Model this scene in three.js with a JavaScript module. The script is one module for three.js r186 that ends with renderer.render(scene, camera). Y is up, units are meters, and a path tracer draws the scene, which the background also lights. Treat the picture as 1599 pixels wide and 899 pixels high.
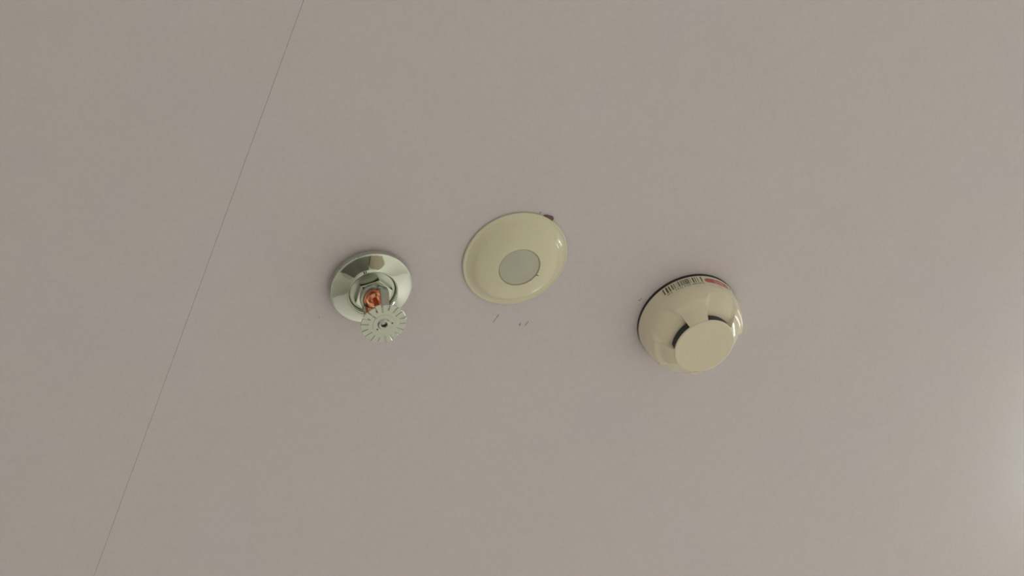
import * as THREE from 'three';
import { RoundedBoxGeometry } from 'three/addons/geometries/RoundedBoxGeometry.js';
import { mergeGeometries, toCreasedNormals } from 'three/addons/utils/BufferGeometryUtils.js';
import { RectAreaLightUniformsLib } from 'three/addons/lights/RectAreaLightUniformsLib.js';
import { MarchingCubes } from 'three/addons/objects/MarchingCubes.js';

// ------------------------------------------------------------------ camera, light, exposure
RectAreaLightUniformsLib.init();
const scene = new THREE.Scene();
scene.background = new THREE.Color(0.0, 0.0, 0.0);
const R = Math.PI / 180;
const camera = new THREE.PerspectiveCamera(21.217, 1599 / 899, 0.02, 40);
camera.position.set(0, 1.55, 0);
camera.rotation.order = 'YXZ';
camera.rotation.set(51.32 * R, -44.02 * R, -25.52 * R);
scene.add(camera);
const renderer = new THREE.WebGLRenderer({ antialias: true });
renderer.toneMapping = THREE.LinearToneMapping;
renderer.toneMappingExposure = 1.0;
renderer.shadowMap.enabled = true;

const CEIL = 2.7;                                        // height of the ceiling's face
const LAMP_COLOUR = new THREE.Color(0.90, 1.0, 0.93);
const LAMP_AREA = 260, LAMP_GLOW = 36;                   // radiance of the light in front of a lamp, and of its opal dome
const LAMPS = [[1.61, -0.605, 'nearest to the smoke detector'], [2.5, -2.3, 'far ahead in the right-hand corner of the room'], [-1.5, 1.3, 'to the left behind the person'], [1.7, 1.8, 'to the right behind the person']];
const ROOM = { x0: -3.3, x1: 4.0, z0: -4.0, z1: 3.6 };

// ------------------------------------------------------------------ helpers
let seed = 7;
function rnd() { seed = (seed * 16807) % 2147483647; return seed / 2147483647; }
const names = {};
function numbered(n) { const k = names[n] = (names[n] ?? -1) + 1; return k ? n + '_' + String(k).padStart(3, '0') : n; }
function mat(rgb, rough, extra = {}) {
  const m = new THREE.MeshPhysicalMaterial({ roughness: rough, metalness: 0, ...extra });
  m.color.setRGB(...rgb); return m;
}
function thing(name, label, category, [x, y, z], turn = 0, group) {
  const o = new THREE.Group(); o.name = numbered(name); scene.add(o);
  o.position.set(x, y, z); o.rotation.y = turn; o.userData = { label, category };
  if (group) o.userData.group = group;
  return o;
}
function part(name, geometry, material, parent, label) {
  const m = new THREE.Mesh(geometry, material); m.name = name; m.castShadow = m.receiveShadow = true;
  if (label) m.userData.label = label;
  parent.add(m); return m;
}
function structure(name, geometry, material) {
  const m = part(numbered(name), geometry, material, scene); m.userData.kind = 'structure'; return m;
}
// profile of [radius, depth below the ceiling] in millimetres, listed from the ceiling down
function lathe(profile, seg = 160, crease = 38) {
  const P = profile.filter((p, i) => i === 0 || Math.hypot(p[0] - profile[i - 1][0], p[1] - profile[i - 1][1]) > 1e-4), n = P.length - 1, N = [];
  for (let i = 0; i < n; i++) { const l = Math.hypot(P[i + 1][0] - P[i][0], P[i + 1][1] - P[i][1]); N.push([(P[i + 1][1] - P[i][1]) / l, (P[i + 1][0] - P[i][0]) / l]); }   // [outward, up]
  const blend = (a, b) => { if (!b || a[0] * b[0] + a[1] * b[1] < Math.cos(crease * R)) return a; const l = Math.hypot(a[0] + b[0], a[1] + b[1]); return [(a[0] + b[0]) / l, (a[1] + b[1]) / l]; };
  const pos = [], nor = [], uv = [], idx = [];
  for (let i = 0; i < n; i++) for (const e of [0, 1]) {
    const m = blend(N[i], N[e ? i + 1 : i - 1]), [r, d] = P[i + e];
    for (let k = 0; k <= seg; k++) { const a = k / seg * 2 * Math.PI, c = Math.cos(a), s = Math.sin(a); pos.push(r / 1000 * c, -d / 1000, r / 1000 * s); nor.push(m[0] * c, m[1], m[0] * s); uv.push(k / seg, (i + e) / n); }
  }
  for (let i = 0; i < n; i++) for (let k = 0; k < seg; k++) { const a = 2 * i * (seg + 1) + k, b = a + 1, c = a + seg + 1, d = c + 1; if (P[i][0] > 1e-4) idx.push(a, b, c); if (P[i + 1][0] > 1e-4) idx.push(b, d, c); }
  const g = new THREE.BufferGeometry();
  g.setAttribute('position', new THREE.Float32BufferAttribute(pos, 3)); g.setAttribute('normal', new THREE.Float32BufferAttribute(nor, 3)); g.setAttribute('uv', new THREE.Float32BufferAttribute(uv, 2));
  g.setIndex(idx); return g;
}
function fillet(a, b, c, t, n = 5) {                     // rounds the corner b of a profile over the distance t
  const go = (p, q) => { const l = Math.hypot(q[0] - p[0], q[1] - p[1]); return [p[0] + (q[0] - p[0]) * t / l, p[1] + (q[1] - p[1]) * t / l]; };
  const s = go(b, a), e = go(b, c), out = [];
  for (let i = 0; i <= n; i++) { const u = i / n, v = 1 - u; out.push([v * v * s[0] + 2 * u * v * b[0] + u * u * e[0], v * v * s[1] + 2 * u * v * b[1] + u * u * e[1]]); }
  return out;
}
function spline(pts, n) { const c = new THREE.SplineCurve(pts.map((p) => new THREE.Vector2(...p))); return c.getPoints(n).map((p) => [p.x, p.y]); }
function gridGeometry(nu, nv, f, closeU = false) {       // f(i / nu, j / nv) -> [x, y, z]
  const pos = [], uv = [], idx = [];
  for (let j = 0; j <= nv; j++) for (let i = 0; i <= nu; i++) { pos.push(...f(i / nu, j / nv)); uv.push(i / nu, 1 - j / nv); }
  for (let j = 0; j < nv; j++) for (let i = 0; i < nu; i++) { const a = j * (nu + 1) + i, b = a + 1, c = a + nu + 1, d = c + 1; idx.push(a, c, b, b, c, d); }
  const g = new THREE.BufferGeometry();
  g.setAttribute('position', new THREE.Float32BufferAttribute(pos, 3)); g.setAttribute('uv', new THREE.Float32BufferAttribute(uv, 2));
  g.setIndex(idx); g.computeVertexNormals(); return g;
}
function noise2(n, cells, sd) {                          // smooth noise that repeats over the n x n square
  const g = []; let s = sd; const r = () => { s = (s * 16807) % 2147483647; return s / 2147483647; };
  for (let i = 0; i < cells * cells; i++) g.push(r());
  const out = new Float32Array(n * n), sm = (t) => t * t * (3 - 2 * t);
  for (let y = 0; y < n; y++) for (let x = 0; x < n; x++) {
    const fx = x / n * cells, fy = y / n * cells, ix = Math.floor(fx), iy = Math.floor(fy), u = sm(fx - ix), v = sm(fy - iy);
    const a = g[iy * cells + ix], b = g[iy * cells + (ix + 1) % cells], c = g[((iy + 1) % cells) * cells + ix], d = g[((iy + 1) % cells) * cells + (ix + 1) % cells];
    out[y * n + x] = (a * (1 - u) + b * u) * (1 - v) + (c * (1 - u) + d * u) * v - 0.5;
  }
  return out;
}
function dataTexture(n, f, srgb) {
  const a = new Uint8Array(n * n * 4);
  for (let i = 0; i < n * n; i++) { const c = f(i); for (let k = 0; k < 3; k++) a[4 * i + k] = Math.max(0, Math.min(255, Math.round(c[k]))); a[4 * i + 3] = 255; }
  const t = new THREE.DataTexture(a, n, n); t.wrapS = t.wrapT = THREE.RepeatWrapping; t.magFilter = THREE.LinearFilter; t.minFilter = THREE.LinearMipmapLinearFilter; t.generateMipmaps = true;
  if (srgb) t.colorSpace = THREE.SRGBColorSpace;
  t.needsUpdate = true; return t;
}

// ------------------------------------------------------------------ the room
const N = 1024, n1 = noise2(N, 7, 11), n2 = noise2(N, 19, 23), n3 = noise2(N, 60, 37), n4 = noise2(N, 300, 51), n5 = noise2(N, 12, 77);
// painted board: a faint mottle of warmer and pinker paint with a roller grain
const paintMap = dataTexture(N, (i) => {
  const w = 2.4 * n1[i] + 1.6 * n2[i], l = 1.2 * n5[i] + 1.6 * n3[i] + 3.5 * n4[i];
  return [215 + l + 0.3 * w, 208 + l - 0.1 * w, 212 + l - 1.0 * w];
}, true);
const paintBump = dataTexture(N, (i) => { const v = 128 + 60 * n4[i] + 40 * n3[i]; return [v, v, v]; });
const boardPaint = mat([1, 1, 1], 0.75, { map: paintMap, bumpMap: paintBump, bumpScale: 0.00012 });
const wallPaint = mat([0.74, 0.665, 0.66], 0.85);
const floorTile = mat([0.47, 0.425, 0.38], 0.6);
const slab = mat([0.30, 0.29, 0.28], 0.9);

const W = ROOM.x1 - ROOM.x0, D = ROOM.z1 - ROOM.z0, CX = (ROOM.x0 + ROOM.x1) / 2, CZ = (ROOM.z0 + ROOM.z1) / 2;
const box = (w, h, d, x, y, z) => new THREE.BoxGeometry(w, h, d).translate(x, y, z);
structure('floor', box(W + 0.3, 0.15, D + 0.3, CX, -0.075, CZ), floorTile);
structure('wall_left', box(0.15, CEIL + 0.012, D, ROOM.x0 - 0.075, (CEIL + 0.012) / 2, CZ), wallPaint);
structure('wall_right', box(0.15, CEIL + 0.012, D, ROOM.x1 + 0.075, (CEIL + 0.012) / 2, CZ), wallPaint);
structure('wall_front', box(W + 0.3, CEIL + 0.012, 0.15, CX, (CEIL + 0.012) / 2, ROOM.z0 - 0.075), wallPaint);
structure('wall_back', box(W + 0.3, CEIL + 0.012, 0.15, CX, (CEIL + 0.012) / 2, ROOM.z1 + 0.075), wallPaint);

const ceiling = new THREE.Group(); ceiling.name = 'ceiling'; ceiling.userData.kind = 'structure'; ceiling.position.set(0, CEIL, 0); scene.add(ceiling);
part('ceiling_slab', box(W + 0.3, 0.12, D + 0.3, CX, 0.072, CZ), slab, ceiling);
function boardGeometry(x0, x1, z0, z1, c = 0.0003) {     // 12 mm board with chamfered edges, face down at y = 0
  const ring = (e, y) => [[x0 + e, y, z0 + e], [x1 - e, y, z0 + e], [x1 - e, y, z1 - e], [x0 + e, y, z1 - e]];
  const rings = [ring(c, 0), ring(0.00005, c), ring(0.00005, 0.012)], pos = [], uv = [];
  const tri = (...ps) => ps.forEach((p) => { pos.push(...p); uv.push(p[0] / 0.8, p[2] / 0.8 + p[1]); });
  const q = (a, b, d, e) => { tri(a, b, d); tri(a, d, e); };
  q(rings[0][0], rings[0][1], rings[0][2], rings[0][3]);
  for (let k = 0; k < 2; k++) for (let i = 0; i < 4; i++) q(rings[k][(i + 1) % 4], rings[k][i], rings[k + 1][i], rings[k + 1][(i + 1) % 4]);
  q(rings[2][3], rings[2][2], rings[2][1], rings[2][0]);
  const g = new THREE.BufferGeometry();
  g.setAttribute('position', new THREE.Float32BufferAttribute(pos, 3)); g.setAttribute('uv', new THREE.Float32BufferAttribute(uv, 2));
  g.computeVertexNormals(); return g;
}
const cutsX = [ROOM.x0, -2.09, -0.87, 0.3502, 1.5702, 2.7902, ROOM.x1], cutsZ = [ROOM.z0, -1.56, 0.88, ROOM.z1];
let mainBoard;
for (let i = 0; i + 1 < cutsX.length; i++) for (let j = 0; j + 1 < cutsZ.length; j++) {
  const b = part(numbered('ceiling_panel'), boardGeometry(cutsX[i], cutsX[i + 1], cutsZ[j], cutsZ[j + 1]), boardPaint, ceiling);
  if (i === 3 && j === 1) mainBoard = b;
}
// marks on the board: pencil ticks, a scuff and specks, each a thin film of dirt with its own outline
const pencil = mat([0.20, 0.17, 0.14], 0.9), smear = mat([0.40, 0.36, 0.31], 0.9), fleck = mat([0.72, 0.68, 0.64], 0.8);
function mark(name, pts, w, m) {                         // a stroke along points [x, z] in the room
  const n = 7, pos = [], idx = [], c = new THREE.CatmullRomCurve3(pts.map(([x, z]) => new THREE.Vector3(x, 0, z)));
  for (let i = 0; i <= n; i++) {
    const p = c.getPoint(i / n), t = c.getTangent(i / n), e = w * 0.4 * (0.25 + 0.75 * Math.sin(Math.PI * (0.12 + 0.76 * i / n))) * (0.8 + 0.4 * rnd());
    pos.push(p.x - t.z * e, 0, p.z + t.x * e, p.x, -0.00012, p.z, p.x + t.z * e, 0, p.z - t.x * e);
    if (i < n) for (const k of [0, 1]) { const a = 3 * i + k; idx.push(a, a + 1, a + 3, a + 1, a + 4, a + 3); }
  }
  const g = new THREE.BufferGeometry(); g.setAttribute('position', new THREE.Float32BufferAttribute(pos, 3)); g.setIndex(idx); g.computeVertexNormals();
  return part(numbered(name), g, m, mainBoard);
}
mark('pencil_mark', [[0.6393, -0.6938], [0.6388, -0.6962], [0.6384, -0.6985]], 0.0011, pencil);
mark('scuff_mark', [[0.6386, -0.6972], [0.6378, -0.7012], [0.6372, -0.7050]], 0.0011, smear);
mark('pencil_mark', [[0.6653, -0.6985], [0.6653, -0.7004], [0.6656, -0.7026]], 0.0014, pencil);
mark('pencil_mark', [[0.6722, -0.6948], [0.6718, -0.6980], [0.6708, -0.7010]], 0.0010, pencil);
mark('pencil_mark', [[0.7752, -0.6467], [0.7762, -0.6472], [0.7771, -0.6464]], 0.0012, pencil);
mark('pencil_mark', [[0.7771, -0.6466], [0.7772, -0.6449], [0.7772, -0.6431]], 0.0009, pencil);
mark('paint_fleck', [[0.4558, -0.7010], [0.4565, -0.7013], [0.4572, -0.7016]], 0.0012, fleck);
mark('scuff_mark', [[0.4672, -0.7330], [0.4678, -0.7341], [0.4686, -0.7352]], 0.0011, smear);
mark('scuff_mark', [[0.6334, -0.5756], [0.6326, -0.5766], [0.6316, -0.5780]], 0.0016, smear);

// ------------------------------------------------------------------ ceiling lamps (outside the picture; one stands just beyond its right edge)
const lampMetal = mat([0.8, 0.8, 0.78], 0.4);
const opal = mat([0.85, 0.85, 0.82], 0.4, { emissive: LAMP_COLOUR.clone(), emissiveIntensity: LAMP_GLOW });
const lamp0 = thing('ceiling_lamp', 'round white ceiling lamp ' + LAMPS[0][2], 'lamp', [LAMPS[0][0], CEIL, LAMPS[0][1]], 0, 'round ceiling lamps of the room');
part('lamp_base', lathe([[150, 0], [150, 7], [148, 9], [140, 9], [140, 4], [0, 4]], 96), lampMetal, lamp0);
part('diffuser', lathe([[139, 6], [139, 14], ...spline([[139, 14], [136, 25], [122, 33], [70, 38], [0, 39.5]], 24)], 96), opal, lamp0);
function lampLight(x, z) {
  const l = new THREE.RectAreaLight(LAMP_COLOUR, LAMP_AREA, 0.24, 0.24);
  l.position.set(x, CEIL - 0.042, z); l.rotation.x = -Math.PI / 2; l.name = numbered('lamp_light'); scene.add(l);
}
LAMPS.forEach(([x, z, where], i) => {
  if (i) { const c = lamp0.clone(); c.name = numbered('ceiling_lamp'); c.position.set(x, CEIL, z); scene.add(c); c.userData = { ...lamp0.userData, label: 'round white ceiling lamp ' + where }; }
  lampLight(x, z);
});

// ------------------------------------------------------------------ smoke detector
const cream = mat([0.765, 0.71, 0.545], 0.10, { ior: 1.5 });
const creamSensor = mat([0.74, 0.715, 0.53], 0.20, { ior: 1.5 });
const darkFoam = mat([0.035, 0.026, 0.022], 0.9);
const meshBlack = mat([0.03, 0.036, 0.036], 0.6);
const SD = thing('smoke_detector', 'cream dome smoke detector with two dark vent slots and a barcode label', 'detector', [0.8368, CEIL, -0.6549]);
part('base_plate', lathe([[52.9, 0], [52.9, 3.1], [40, 3.1]]), darkFoam, SD, 'dark base plate between housing and ceiling');
{
  const outer = [[51.6, 3.0], ...fillet([51.6, 3.0], [52.8, 3.0], [52.5, 9], 0.7, 3), [52.3, 9], [51.8, 14], [51.5, 17], [51.0, 21]];
  const ridge = [[51.0, 21], [50.3, 24.5], [49.5, 28], ...fillet([48.8, 29.8], [46.9, 34.2], [42.0, 36.7], 2.0, 14), [44.4, 35.5], [43.0, 36.35], [41.6, 37.5], [40.3, 39.1], [38.9, 41.0], [37.2, 43.5], [34.4, 46.3], [32.6, 48.0], [31.5, 48.7], [31.0, 48.9], [28.5, 49.4]];
  const scoop = spline([[51.0, 21], [49.7, 25], [47.6, 28.8], [44.4, 32.6], [40.5, 35.8], [36.5, 38.4], [33.3, 39.7], [31.2, 40.2], [28.5, 41.0]], ridge.length - 1);
  const P0 = [...outer, ...ridge.slice(1)], P1 = [...outer, ...scoop.slice(1)], M = P0.length - 1;
  const centres = [83, 173.5, 263, 353], az = [];
  const half = (j) => 24 + 3 * Math.max(0, j - outer.length) / ridge.length;
  for (let a = 0; a < 360; a += 1) az.push(a);
  for (const c of centres) for (let e = -6; e <= 8; e += 0.35) { az.push((c - 24 - e + 360) % 360, (c + 24 + e) % 360); }
  az.sort((p, q) => p - q);
  const A = az.filter((v, i) => i === 0 || v - az[i - 1] > 0.12); A.push(360);
  const g = gridGeometry(A.length - 1, M, (u, v) => {
    const a = A[Math.round(u * (A.length - 1))], j = Math.round(v * M);
    let w = 0;
    for (const c of centres) { const d = Math.abs(((a - c + 540) % 360) - 180), bw = 1.6 + 16 * Math.min(1, Math.max(0, (P0[j][0] - 43.8) / 6)) ** 1.3, t = Math.min(1, Math.max(0, (half(j) + 0.7 - d) / bw)); w = Math.max(w, t * t * (3 - 2 * t)); }
    const r = P0[j][0] * (1 - w) + P1[j][0] * w, d = P0[j][1] * (1 - w) + P1[j][1] * w;
    return [r / 1000 * Math.cos(a * R), -d / 1000, r / 1000 * Math.sin(a * R)];
  });
  part('housing', g, cream, SD);
  part('cover_disc', lathe([[27, 48.7], ...fillet([27, 48.7], [31.7, 48.7], [31.4, 50], 0.3, 3), ...fillet([31.6, 48.9], [31.3, 50.2], [27, 50.3], 1.3, 6), [27, 50.35], [0, 50.4]], 160, 30), cream, SD);
  for (const c of centres) {
    const s = gridGeometry(40, 1, (u, v) => { const a = (c - 29 + 58 * u) * R; return [0.0309 * Math.cos(a), -(0.0385 + 0.0102 * v), 0.0309 * Math.sin(a)]; });
    part('vent_screen', s, meshBlack, SD, 'dark insect screen inside a vent slot');
  }
  // the paper label on the side: barcode, a line of small print and a red oval mark
  const cw = 1400, ch = 260, cv = document.createElement('canvas'); cv.width = cw; cv.height = ch;
  const x = cv.getContext('2d'), AZ0 = 152, AZ1 = 57, D0 = 3.8, D1 = 18.5;
  const px = (a) => (AZ0 - a) / (AZ0 - AZ1) * cw, py = (d) => (d - D0) / (D1 - D0) * ch;
  x.fillStyle = '#d6d3bb'; x.fillRect(0, 0, cw, ch);
  x.fillStyle = '#504b3a';
  const pxAz = (q) => 149.3 - 45 * Math.pow((q - 130) / 1210, 0.94);     // position along the printed bars
  const bars = [[130, 36], [212, 56], [298, 44], [385, 34], [425, 12], [462, 22], [492, 8], [540, 10], [566, 8], [600, 42], [676, 30], [716, 12], [742, 22], [780, 30], [828, 44], [882, 30], [918, 22], [962, 10], [985, 8], [1048, 52], [1128, 30], [1206, 24], [1320, 46]];
  for (const [q, w] of bars) { const a = px(pxAz(q)), b = px(pxAz(q + w)); x.fillRect(a, py(4.9), Math.max(5, (b - a) * 0.92), py(12.4) - py(4.9)); }
  // small print under the bars, too small to read: short broken strokes
  x.fillStyle = '#6a6552';
  const digits = [185, 235, 300, 450, 520, 590, 640, 735, 800, 850, 905, 985, 1030, 1075, 1120, 1170, 1225, 1290, 1345];
  digits.forEach((q, i) => {
    const a = px(pxAz(q)), h = py(15.5) - py(13.1), t = py(13.1);
    if (i % 3 === 0) { x.fillRect(a, t, 16, 9); x.fillRect(a + 10, t, 8, h); x.fillRect(a, t + h - 9, 18, 9); }
    else if (i % 3 === 1) { x.fillRect(a, t, 8, h); x.fillRect(a, t + h / 2 - 4, 20, 9); x.fillRect(a + 13, t, 8, h * 0.6); }
    else { x.fillRect(a, t + h / 2 - 4, 22, 9); x.fillRect(a + 6, t, 9, h); }
  });
  x.fillStyle = '#ba5c60';
  const l = px(100.6), r = px(67.5), t = py(7.0), b = py(13.2), m = (t + b) / 2;
  x.beginPath(); x.moveTo(l, m); x.quadraticCurveTo(l, t, l + 70, t); x.lineTo(r - 40, t); x.quadraticCurveTo(r, t, r, m); x.quadraticCurveTo(r, b, r - 40, b); x.lineTo(l + 70, b); x.quadraticCurveTo(l, b, l, m); x.fill();
  x.fillStyle = '#9c4a50'; x.fillRect(l + 100, t, r - l - 150, 13); x.fillRect(l + 90, b - 16, r - l - 150, 16);
  x.fillStyle = '#dba39c';                                               // pale strokes inside the oval
  const mid = l + (r - l) * 0.36;
  x.beginPath(); x.moveTo(mid, t + 18); x.lineTo(mid + 30, t + 18); x.lineTo(mid + 42, b - 18); x.lineTo(mid + 16, b - 18); x.fill();
  x.fillRect(mid + 52, t + 30, 18, b - t - 56); x.fillRect(mid + 84, t + 34, 120, 26); x.fillRect(mid + 96, b - 48, 90, 14); x.fillRect(mid + 224, b - 52, 40, 22);
  x.fillStyle = '#5a5446'; x.fillRect(px(66.5), py(9.0), px(62.5) - px(66.5), py(11.2) - py(9.0));
  x.fillStyle = '#8a8472'; x.fillRect(px(86), py(15.4), 95, 8);
  const tex = new THREE.CanvasTexture(cv); tex.colorSpace = THREE.SRGBColorSpace; tex.anisotropy = 8;
  const prof = (d) => { for (let i = 0; i + 1 < outer.length; i++) if (outer[i + 1][1] >= d && outer[i + 1][1] > outer[i][1]) { const u = (d - outer[i][1]) / (outer[i + 1][1] - outer[i][1]); return outer[i][0] + u * (outer[i + 1][0] - outer[i][0]); } return 50; };
  const lab = gridGeometry(70, 10, (u, v) => { const a = (AZ0 + (AZ1 - AZ0) * u) * R, d = D0 + (D1 - D0) * v, q = (prof(d) + 0.06) / 1000; return [q * Math.cos(a), -d / 1000, q * Math.sin(a)]; });
  part('paper_label', lab, mat([1, 1, 1], 0.45, { map: tex }), SD, 'white side label with a barcode and a red oval mark');
}

// ------------------------------------------------------------------ motion sensor
const MS = thing('motion_sensor', 'flat round cream motion sensor with a grey central lens', 'sensor', [0.6287, CEIL, -0.6296]);
const dome = () => { return [[47.8, 3.2], [45.8, 4.5], [43.7, 6.4], [42.2, 8.0], [41.2, 8.95], [40, 9.8], [37.5, 11.1], [32, 13.3], [26, 15.1], [20.6, 16.2]]; };
part('cover', lathe([[50.9, 0.3], ...fillet([50.9, 0.3], [51.6, 1.5], [50.9, 2.9], 0.7, 4), ...fillet([51.5, 1.5], [50.9, 3.0], [48.6, 2.9], 0.7, 4), [49.6, 2.85], [48.6, 2.75], [48.1, 2.95], ...spline(dome(), 40), ...fillet([24, 15.4], [20.3, 16.3], [20.0, 15], 0.35, 3), [19.9, 14.6], [19.6, 5.0], [0, 5.0]], 200, 30), creamSensor, MS);
const lensMat = mat([0.80, 0.79, 0.68], 0.45, { ior: 1.45, transmission: 0.4, thickness: 0, clearcoat: 0.6, clearcoatRoughness: 0.12 });
part('sensor_can', lathe([[7, 5], [7, 9.2], ...fillet([7, 8.6], [6.8, 10], [5, 10], 0.6, 3), [0, 10]], 48), mat([0.10, 0.13, 0.13], 0.4), MS, 'dark sensor can behind the lens');
{
  // low faceted lens: a central facet, then two rings of flat facets
  const rings = [[0, 17.5, 1], [6.5, 17.35, 6], [13, 16.7, 12], [19.45, 15.5, 24]], pos = [];
  const P = (r, d, a) => [r / 1000 * Math.cos(a), -d / 1000, r / 1000 * Math.sin(a)];
  const S = 48;
  for (let k = 0; k < 3; k++) for (let i = 0; i < S; i++) {
    const [ra, da] = rings[k], [rb, db] = rings[k + 1], a = i / S * 2 * Math.PI + 0.3, b = (i + 1) / S * 2 * Math.PI + 0.3;
    const A = P(ra, da, a), B = P(ra, da, b), C = P(rb, db, a), E = P(rb, db, b);
    pos.push(...A, ...C, ...E); if (k) pos.push(...A, ...E, ...B);
  }
  const g = new THREE.BufferGeometry(); g.setAttribute('position', new THREE.Float32BufferAttribute(pos, 3)); g.computeVertexNormals();
  part('lens', toCreasedNormals(g, 50 * R), lensMat, MS, 'grey green translucent lens');
}
part('lens_rim', lathe([[20.1, 15.0], [20.0, 15.9], [19.75, 15.9], [19.5, 15.3]], 120), mat([0.42, 0.39, 0.28], 0.5), MS, 'thin dark ring around the lens');
{
  const dirt = mat([0.17, 0.15, 0.10], 0.9), soft = mat([0.45, 0.42, 0.30], 0.8);
  const spot = (name, r, a, d, w, l, m, turn) => { const s = new THREE.SphereGeometry(1, 10, 8).scale(w / 2000, 0.00018, l / 2000); const o = part(name, s, m, MS); o.position.set(r / 1000 * Math.cos(a * R), -d / 1000, r / 1000 * Math.sin(a * R)); o.rotation.y = turn; };
  spot('dirt_speck', 41.0, 160.8, 8.8, 1.1, 1.0, dirt, 0);
  spot('dirt_speck', 37.2, -168, 10.9, 1.0, 2.2, soft, 0.9);
  part('alignment_tick', new RoundedBoxGeometry(0.0028, 0.0006, 0.0008, 2, 0.0002).translate(0.0213, -0.0161, 0).rotateY(11 * R), dirt, MS, 'small dark tick beside the lens');
  // brown tab of the fixing clip that sticks out from under the rim
  const sh = new THREE.Shape(); sh.moveTo(-0.0056, -0.012); sh.lineTo(0.0052, -0.012); sh.lineTo(0.0052, 0.0012); sh.quadraticCurveTo(0.005, 0.0028, 0.0030, 0.0031); sh.lineTo(-0.0026, 0.0020); sh.quadraticCurveTo(-0.0054, 0.0008, -0.0056, -0.002);
  const tab = new THREE.ExtrudeGeometry(sh, { depth: 0.0008, bevelEnabled: true, bevelSize: 0.0003, bevelThickness: 0.0003, bevelSegments: 2, curveSegments: 6 }).rotateX(Math.PI / 2).translate(0, 0, 0.0515);
  const o = part('fixing_tab', tab, mat([0.16, 0.09, 0.085], 0.6), MS, 'dark brown tab showing under the rim');
  o.position.y = -0.0004; o.rotation.y = Math.PI / 2 - 75 * R;
}

// ------------------------------------------------------------------ fire sprinkler
const chrome = mat([0.62, 0.665, 0.575], 0.06, { metalness: 1 });
const satin = mat([0.50, 0.53, 0.46], 0.28, { metalness: 1 });
const polished = mat([0.54, 0.57, 0.50], 0.13, { metalness: 1 });
const copper = mat([0.80, 0.36, 0.20], 0.22, { metalness: 1 });
const darkMetal = mat([0.09, 0.085, 0.07], 0.4, { metalness: 1 });
const redGlass = mat([0.42, 0.045, 0.02], 0.08, { ior: 1.5, clearcoat: 1 });
const FS = thing('fire_sprinkler', 'chrome pendent fire sprinkler with a toothed deflector and copper cap', 'sprinkler', [0.5011, CEIL - 0.0055, -0.6873]);
part('escutcheon', lathe([[36.5, -1.6], [37.9, -1.6], [38.1, 2.6], ...fillet([38.2, 2.6], [38.3, 3.7], [36.8, 4.0], 0.6, 5), ...spline([[36.9, 4.0], [33.2, 5.5], [29, 7.4], [25.4, 9.2], [23.4, 10.4]], 18), ...fillet([23.5, 10.3], [22.9, 11.0], [22.2, 10.1], 0.5, 5), [21.9, 9.4], [21.9, -1.6], [36.4, -1.6]], 200, 34), chrome, FS);
part('drop_pipe', lathe([[13, -5.5], [13, 8]], 48), satin, FS);
part('inner_cup', lathe([[21.6, 0.4], [21.6, 7.4], ...fillet([21.6, 7], [21.2, 8.4], [19, 8.7], 0.6, 4), [18.8, 8.7], [14.5, 9.2], [14.5, 2]], 160, 34), satin, FS);
{
  const sh = new THREE.Shape(); for (let i = 0; i < 6; i++) { const a = (35 + 60 * i) * R, p = [0.0180 * Math.cos(a), 0.0180 * Math.sin(a)]; i ? sh.lineTo(...p) : sh.moveTo(...p); } sh.closePath();
  const hex = new THREE.ExtrudeGeometry(sh, { depth: 0.0075, bevelEnabled: true, bevelSize: 0.0007, bevelThickness: 0.0007, bevelOffset: -0.0007, bevelSegments: 3 }).rotateX(Math.PI / 2);   // local z turns to -y, so y in the shape is z in the room
  part('hex_collar', hex, chrome, FS).position.y = -0.0092;
  part('nozzle', lathe([[13.6, 16], [13.6, 18.2], ...fillet([13.6, 18], [13.4, 19.6], [11, 19.8], 0.8, 4), [10.9, 19.8], [10.6, 18.4], [0, 18.2]], 120, 34), satin, FS);
  part('seat_cap', lathe([[10.2, 18.1], ...fillet([10.2, 18.1], [10.2, 20.0], [8, 20.3], 0.7, 4), [8.0, 20.2], [6.6, 19.2], ...spline([[6.4, 19.1], [5.2, 19.6], [4.2, 21.2], [3.2, 22.2]], 8), [2.2, 22.3], [0, 22.3]], 100, 34), copper, FS, 'copper coloured cap under the nozzle');
  part('glass_bulb', lathe([[0, 22.0], ...spline([[1.8, 22.0], [2.4, 23.0], [2.5, 27], [2.5, 41], [2.1, 46], [0.9, 49.6]], 26), [0.6, 51.5], [0, 51.5]], 40, 60), redGlass, FS, 'red glass bulb');
}
const DROP = 0.0026;                                      // the frame hangs this much lower than the profiles below say
for (const a of [82, 262]) {                              // two frame arms from collar to boss
  const c = new THREE.CatmullRomCurve3([[12.2, 17], [13.6, 22], [14.0, 28], [12.2, 36], [8.2, 46], [3.2, 52.8]].map(([r, d]) => new THREE.Vector3(r / 1000, -d / 1000, 0)));
  const g = gridGeometry(16, 40, (u, v) => {
    const p = c.getPoint(v), t = c.getTangent(v), n = new THREE.Vector3(t.y, -t.x, 0), th = u * 2 * Math.PI;
    const cs = Math.cos(th), sn = Math.sin(th), e = 0.62, wx = (0.0019 + 0.0006 * (1 - v)), wz = 0.0032 + 0.0026 * (1 - v);
    const k = Math.sign(cs) * Math.abs(cs) ** e * wx, q = Math.sign(sn) * Math.abs(sn) ** e * wz;
    return [p.x + n.x * k, p.y + n.y * k, q];
  });
  part('frame_arm', g, polished, FS).rotation.y = -a * R;
}
part('boss', lathe([[0, 48.6], [2.6, 48.8], ...spline([[2.8, 49], [4.6, 50.5], [5.4, 52.6], [5.6, 55.4]], 8), [5.6, 56.2], [0, 56.2]], 80, 34), satin, FS).position.y = -DROP;
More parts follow.
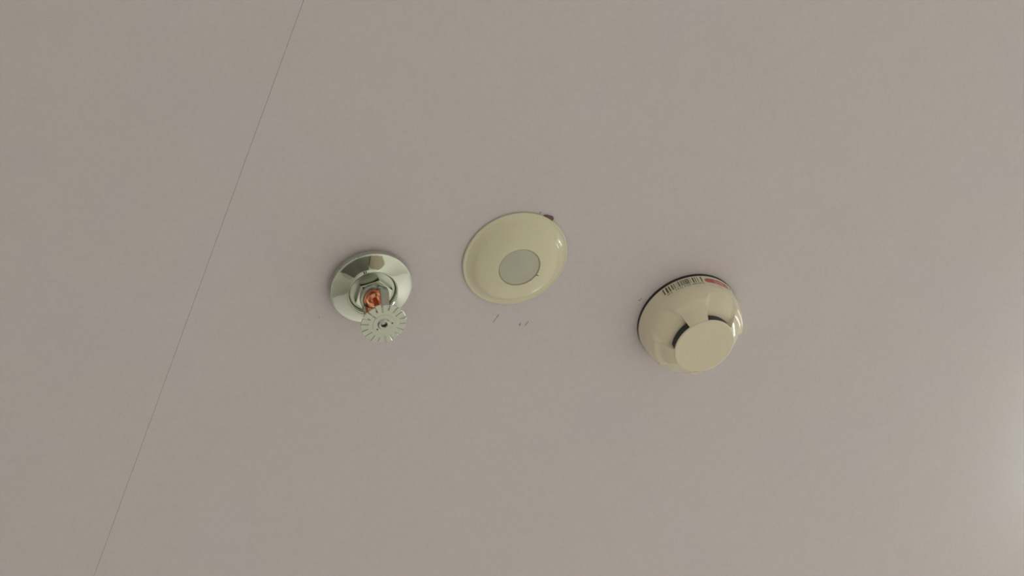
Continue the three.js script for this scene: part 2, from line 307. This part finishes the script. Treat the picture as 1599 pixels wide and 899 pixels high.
{
  const sh = new THREE.Shape(), n = 18, R0 = 0.0208, w = 0.00062, off = 14.5;
  for (let i = 0; i < n; i++) {
    const a = (off + 20 * i), root = (i === 7 ? 0.0108 : i === 8 ? 0.0140 : 0.0142 + 0.0012 * Math.sin(i * 2.1)), da = Math.asin(w / R0), dr = Math.asin(w / root);
    const e = (r, t) => [r * Math.cos(t), r * Math.sin(t)];
    const f = i ? 'lineTo' : 'moveTo';
    sh[f](...e(R0, a * R - da)); sh.lineTo(...e(root, a * R - dr)); sh.lineTo(...e(root - 0.0005, a * R)); sh.lineTo(...e(root, a * R + dr)); sh.lineTo(...e(R0, a * R + da));
    const b0 = a * R + da, b1 = (a + 20) * R - da; for (let k = 1; k < 6; k++) sh.lineTo(...e(R0, b0 + (b1 - b0) * k / 6));
  }
  sh.closePath();
  const hole = new THREE.Path(); hole.absarc(0, 0, 0.0055, 0, Math.PI * 2, true); sh.holes.push(hole);
  const g = new THREE.ExtrudeGeometry(sh, { depth: 0.0008, bevelEnabled: true, bevelSize: 0.0002, bevelThickness: 0.0002, bevelOffset: -0.0002, bevelSegments: 1, curveSegments: 24 }).rotateX(Math.PI / 2).translate(0, -0.0562, 0);
  const p = g.attributes.position;                        // teeth bend a little, some towards the ceiling and some away
  for (let i = 0; i < p.count; i++) {
    const r = Math.hypot(p.getX(i), p.getZ(i)), a = (Math.atan2(p.getZ(i), p.getX(i)) / R - off + 720) % 360, k = Math.floor(a / 20);
    if (r > 0.0158) p.setY(i, p.getY(i) + (k % 2 ? 0.0008 : -0.0003) + 0.0003 * Math.sin(k * 1.7));
  }
  g.computeVertexNormals();
  part('deflector', toCreasedNormals(g, 30 * R), satin, FS).position.y = -DROP;
  part('deflector_hub', lathe([[10.2, 57.1], [10.0, 57.5], [9.4, 57.6], [6.6, 57.0], [5.8, 57.2], ...fillet([5.6, 57.4], [4.9, 58.9], [3.6, 58.9], 0.7, 4), [3.5, 58.9], [2.7, 58.3], [2.6, 55.5], [0, 55.3]], 96, 34), satin, FS).position.y = -DROP;
  part('socket', lathe([[2.55, 58.0], [2.55, 55.6], [0, 55.5]], 40), darkMetal, FS, 'dark socket in the middle of the deflector').position.y = -DROP;
  for (const a of [20, -118]) { const s = part('rivet', new THREE.SphereGeometry(0.0007, 10, 8), darkMetal, FS, 'tiny dark dimple on the deflector'); s.position.set(0.0078 * Math.cos(a * R), -0.0574 - DROP, 0.0078 * Math.sin(a * R)); }
}

// ------------------------------------------------------------------ furniture below, seen only as dark shapes in the chrome
{
  const wood = mat([0.07, 0.062, 0.048], 0.55), brown = mat([0.16, 0.11, 0.075], 0.55), pull = mat([0.5, 0.5, 0.48], 0.3, { metalness: 1 });
  const yaw = -44.02 * R, at = (r, f) => [0.719 * r + 0.695 * f, 0, 0.695 * r - 0.719 * f];
  const desk = thing('desk', 'large dark wooden desk on four square legs', 'desk', at(-0.38, 0.50), yaw);
  part('desk_top', new RoundedBoxGeometry(1.25, 0.035, 0.8, 3, 0.006).translate(0, 0.7325, 0), wood, desk);
  part('modesty_panel', new RoundedBoxGeometry(1.11, 0.35, 0.018, 2, 0.003).translate(0, 0.54, -0.33), wood, desk);
  for (const sx of [-1, 1]) for (const sz of [-1, 1]) part('leg', new RoundedBoxGeometry(0.06, 0.715, 0.06, 2, 0.006).translate(sx * 0.585, 0.3575, sz * 0.36), wood, desk);
  const cab = thing('cabinet', 'low brown cabinet with two doors beside the dark desk', 'cabinet', at(0.68, 0.60), yaw);
  part('carcass', new RoundedBoxGeometry(0.72, 0.66, 0.62, 3, 0.006).translate(0, 0.33, 0), brown, cab);
  part('cabinet_top', new RoundedBoxGeometry(0.76, 0.03, 0.66, 3, 0.006).translate(0, 0.675, 0), brown, cab);
  for (const s of [-1, 1]) {
    const d = part('door', new RoundedBoxGeometry(0.345, 0.6, 0.02, 3, 0.004).translate(s * 0.178, 0.34, 0.32), brown, cab);
    part('handle', new RoundedBoxGeometry(0.014, 0.12, 0.02, 3, 0.005).translate(s * 0.04, 0.42, 0.338), pull, d);
  }
}

// ------------------------------------------------------------------ the photographer, whose dark reflection stands in the chrome
{
  const yaw = 136.0 * R, base = new THREE.Vector3(-0.292, 0, 0.302);
  const PS = thing('person', 'standing person in a dark olive shirt and dark trousers holding up a phone', 'person', base.toArray(), yaw);
  camera.updateMatrixWorld(true); PS.updateMatrixWorld(true);
  const toLocal = new THREE.Matrix4().copy(PS.matrixWorld).invert();
  const V = (x, y, z) => new THREE.Vector3(x, y, z);
  const lens = camera.position.clone().applyMatrix4(toLocal);
  const dirL = (v) => v.transformDirection(camera.matrixWorld).transformDirection(toLocal);
  const pr = dirL(V(1, 0, 0)), pu = dirL(V(0, 1, 0)), pd = dirL(V(0, 0, -1));
  const pc = lens.clone().addScaledVector(pd, -0.014).addScaledVector(pu, -0.022);
  const ph = (a, b, c) => pc.clone().addScaledVector(pr, a).addScaledVector(pu, b).addScaledVector(pd, c);
  const smin = (a, b, k) => { const h = Math.max(k - Math.abs(a - b), 0) / k; return Math.min(a, b) - h * h * k * 0.25; };
  const cap = (p, a, b, ra, rb) => {
    const bx = b.x - a.x, by = b.y - a.y, bz = b.z - a.z, qx = p.x - a.x, qy = p.y - a.y, qz = p.z - a.z;
    const t = Math.max(0, Math.min(1, (qx * bx + qy * by + qz * bz) / (bx * bx + by * by + bz * bz || 1)));
    return Math.hypot(qx - bx * t, qy - by * t, qz - bz * t) - (ra + (rb - ra) * t);
  };
  function mesh(centre, halfSize, res, f) {
    const mc = new MarchingCubes(res, new THREE.MeshStandardMaterial(), false, false, 300000), p = V(0, 0, 0), h = res / 2;
    for (let z = 0; z < res; z++) for (let y = 0; y < res; y++) for (let x = 0; x < res; x++) {
      p.set(centre.x + (x - h) / h * halfSize, centre.y + (y - h) / h * halfSize, centre.z + (z - h) / h * halfSize);
      mc.field[x + y * res + z * res * res] = -f(p);
    }
    mc.isolation = 0; mc.update();
    const n = mc.count ?? mc.geometry.drawRange.count, g = new THREE.BufferGeometry();
    const pos = new Float32Array(mc.positionArray.slice(0, 3 * n));
    for (let i = 0; i < n; i++) { pos[3 * i] = centre.x + pos[3 * i] * halfSize; pos[3 * i + 1] = centre.y + pos[3 * i + 1] * halfSize; pos[3 * i + 2] = centre.z + pos[3 * i + 2] * halfSize; }
    g.setAttribute('position', new THREE.BufferAttribute(pos, 3)); g.setAttribute('normal', new THREE.BufferAttribute(new Float32Array(mc.normalArray.slice(0, 3 * n)), 3));
    return g;
  }
  const bones = (list, k) => (p) => { let d = 1; for (const [a, b, ra, rb] of list) d = smin(d, cap(p, a, b, ra, rb), k); return d; };
  const wrist = (s) => ph(-s * 0.122, -0.062, -0.036), sides = [1, -1];
  const shoulder = (s) => V(s * 0.185, 1.385, -0.01), elbow = (s) => V(s * 0.255, 1.235, 0.165);
  const hip = (s) => V(s * 0.09, 0.90, 0), knee = (s) => V(s * 0.105, 0.49, 0.02), ankle = (s) => V(s * 0.12, 0.085, -0.02);
  const torso = [[V(-0.07, 0.95, 0), V(0.07, 0.95, 0), 0.098, 0.098], [V(-0.055, 1.12, 0.005), V(0.055, 1.12, 0.005), 0.088, 0.088], [V(-0.08, 1.28, 0.005), V(0.08, 1.28, 0.005), 0.096, 0.096], [V(-0.12, 1.385, -0.01), V(0.12, 1.385, -0.01), 0.07, 0.07]];
  const arms = sides.flatMap((s) => [[shoulder(s), elbow(s), 0.056, 0.043], [elbow(s), wrist(s), 0.043, 0.026]]);
  const legs = sides.flatMap((s) => [[hip(s), knee(s), 0.088, 0.058], [knee(s), ankle(s), 0.056, 0.037]]);
  const feet = sides.map((s) => [ankle(s).add(V(0, -0.04, 0)), V(s * 0.145, 0.035, 0.13), 0.042, 0.034]);
  const neck = [[V(0, 1.40, -0.01), V(0, 1.50, 0.01), 0.058, 0.054]];
  const bodyField = bones([...torso, ...arms, ...legs, ...feet, ...neck], 0.05);
  // head, tilted back to look up at the phone
  const hc = V(0, 1.585, 0.03), tilt = 32 * R, ct = Math.cos(tilt), st = Math.sin(tilt);
  const fromHead = (x, y, z) => V(hc.x + x, hc.y + y * ct + z * st, hc.z - y * st + z * ct);
  const skull = (q) => smin(Math.hypot(q.x / 0.074, (q.y - 0.03) / 0.088, (q.z + 0.012) / 0.094) * 0.082 - 0.082, cap(q, V(0, -0.02, 0.02), V(0, -0.088, 0.052), 0.062, 0.030), 0.04);
  const headField = (p) => {
    const y = p.y - hc.y, z = p.z - hc.z, q = V(p.x, y * ct - z * st, y * st + z * ct);
    let d = skull(q);
    d = smin(d, cap(q, V(0, 0.012, 0.084), V(0, -0.028, 0.104), 0.007, 0.012), 0.012);
    for (const s of sides) {
      d = smin(d, cap(q, V(s * 0.076, 0.018, -0.006), V(s * 0.073, -0.022, 0.0), 0.012, 0.008), 0.010);
      d = -smin(-d, Math.hypot(q.x - s * 0.031, q.y - 0.008, q.z - 0.094) - 0.014, 0.012);
      d = smin(d, cap(q, V(s * 0.001, -0.058, 0.090), V(s * 0.020, -0.057, 0.080), 0.0065, 0.004), 0.006);
    }
    return smin(d, cap(p, V(0, 1.42, -0.01), fromHead(0, -0.03, -0.02), 0.056, 0.052), 0.03);
  };
  // hands: fingers lie across the lens side of the phone, thumbs on its screen side
  const hand = (s) => {
    const e = -s, w = wrist(s), palm = ph(e * 0.104, -0.026, -0.024), L = [[w, palm, 0.025, 0.022], [ph(e * 0.098, -0.044, -0.016), ph(e * 0.097, 0.008, -0.014), 0.014, 0.012]];
    [0.014, -0.005, -0.024, -0.042].forEach((b, i) => {
      const l = [0.042, 0.047, 0.043, 0.033][i], k = ph(e * 0.093, b, -0.004), m = ph(e * 0.0865, b + 0.004, 0.0150), t = ph(e * (0.084 - l * 0.55), b + 0.008, 0.0155), u = ph(e * (0.084 - l * 0.98), b + 0.010, 0.0132);
      L.push([k, m, 0.0088, 0.0082], [m, t, 0.0082, 0.0075], [t, u, 0.0074, 0.0062]);
    });
    const a = ph(e * 0.090, -0.040, -0.024), b = ph(e * 0.066, -0.026, -0.0205), c = ph(e * 0.045, -0.014, -0.0150);
    L.push([palm, a, 0.016, 0.013], [a, b, 0.0115, 0.0095], [b, c, 0.0092, 0.0075]);
    return mesh(palm, 0.10, 72, bones(L, 0.006));
  };
  const skin = mat([0.42, 0.25, 0.17], 0.55), olive = mat([0.055, 0.055, 0.036], 0.9), dark = mat([0.035, 0.035, 0.038], 0.9), black = mat([0.02, 0.017, 0.015], 0.6);
  const mid = V(0, 0.87, 0.08);
  part('body', mergeGeometries([mesh(mid, 0.92, 132, bodyField), mesh(fromHead(0, -0.02, 0), 0.19, 84, headField), hand(1), hand(-1)]), skin, PS);
  const shirtBones = bones([...torso, ...sides.flatMap((s) => [[shoulder(s), elbow(s), 0.066, 0.055], [elbow(s), elbow(s).lerp(wrist(s), 0.75), 0.054, 0.042]])], 0.05);
  part('shirt', mesh(V(0, 1.2, 0.06), 0.42, 84, (p) => Math.max(shirtBones(p) - 0.012, 0.93 - p.y, -cap(p, V(0, 1.44, -0.01), V(0, 1.6, 0.03), 0.062, 0.062))), olive, PS);
  const trouserBones = bones([torso[0], ...legs], 0.05);
  part('trousers', mesh(V(0, 0.55, 0), 0.52, 84, (p) => Math.max(trouserBones(p) - 0.014, p.y - 0.99, 0.07 - p.y)), dark, PS);
  part('hair', mesh(fromHead(0, 0.02, 0), 0.16, 64, (p) => { const y = p.y - hc.y, z = p.z - hc.z, q = V(p.x, y * ct - z * st, y * st + z * ct); return Math.max(skull(q) - 0.012, 0.6 * q.z - q.y + 0.018, -0.055 - q.y); }), black, PS);
  for (const s of sides) {
    part('shoe', mesh(V(s * 0.13, 0.06, 0.05), 0.17, 48, (p) => Math.max(cap(p, ankle(s).add(V(0, -0.045, -0.01)), V(s * 0.145, 0.03, 0.14), 0.050, 0.042), 0.001 - p.y)), black, PS);
    const eye = part('eye', new THREE.SphereGeometry(0.0115, 20, 14), mat([0.75, 0.72, 0.68], 0.2), PS); eye.position.copy(fromHead(s * 0.031, 0.008, 0.077));
    const iris = part('iris', new THREE.SphereGeometry(0.0055, 14, 10).scale(1, 1, 0.5), black, eye); iris.position.set(0, 0.0102 * Math.sin(0.56), 0.0102 * Math.cos(0.56)); iris.rotation.x = -0.56;
  }
  const M = new THREE.Matrix4().makeBasis(V(1, 0, 0).transformDirection(camera.matrixWorld), V(0, 1, 0).transformDirection(camera.matrixWorld), V(0, 0, 1).transformDirection(camera.matrixWorld));
  const phone = thing('phone', 'black phone held up in both hands by the person', 'phone', pc.clone().applyMatrix4(PS.matrixWorld).toArray());
  phone.quaternion.setFromRotationMatrix(M);
  part('phone_body', new RoundedBoxGeometry(0.152, 0.073, 0.008, 4, 0.0035), black, phone);
  part('screen', new RoundedBoxGeometry(0.142, 0.066, 0.0006, 2, 0.0002).translate(0, 0, 0.0041), mat([0.03, 0.03, 0.03], 0.1), phone);
  part('phone_camera', new THREE.CylinderGeometry(0.006, 0.006, 0.0016, 24).rotateX(Math.PI / 2).translate(0, 0.022, -0.0046), black, phone);
}

renderer.render(scene, camera);
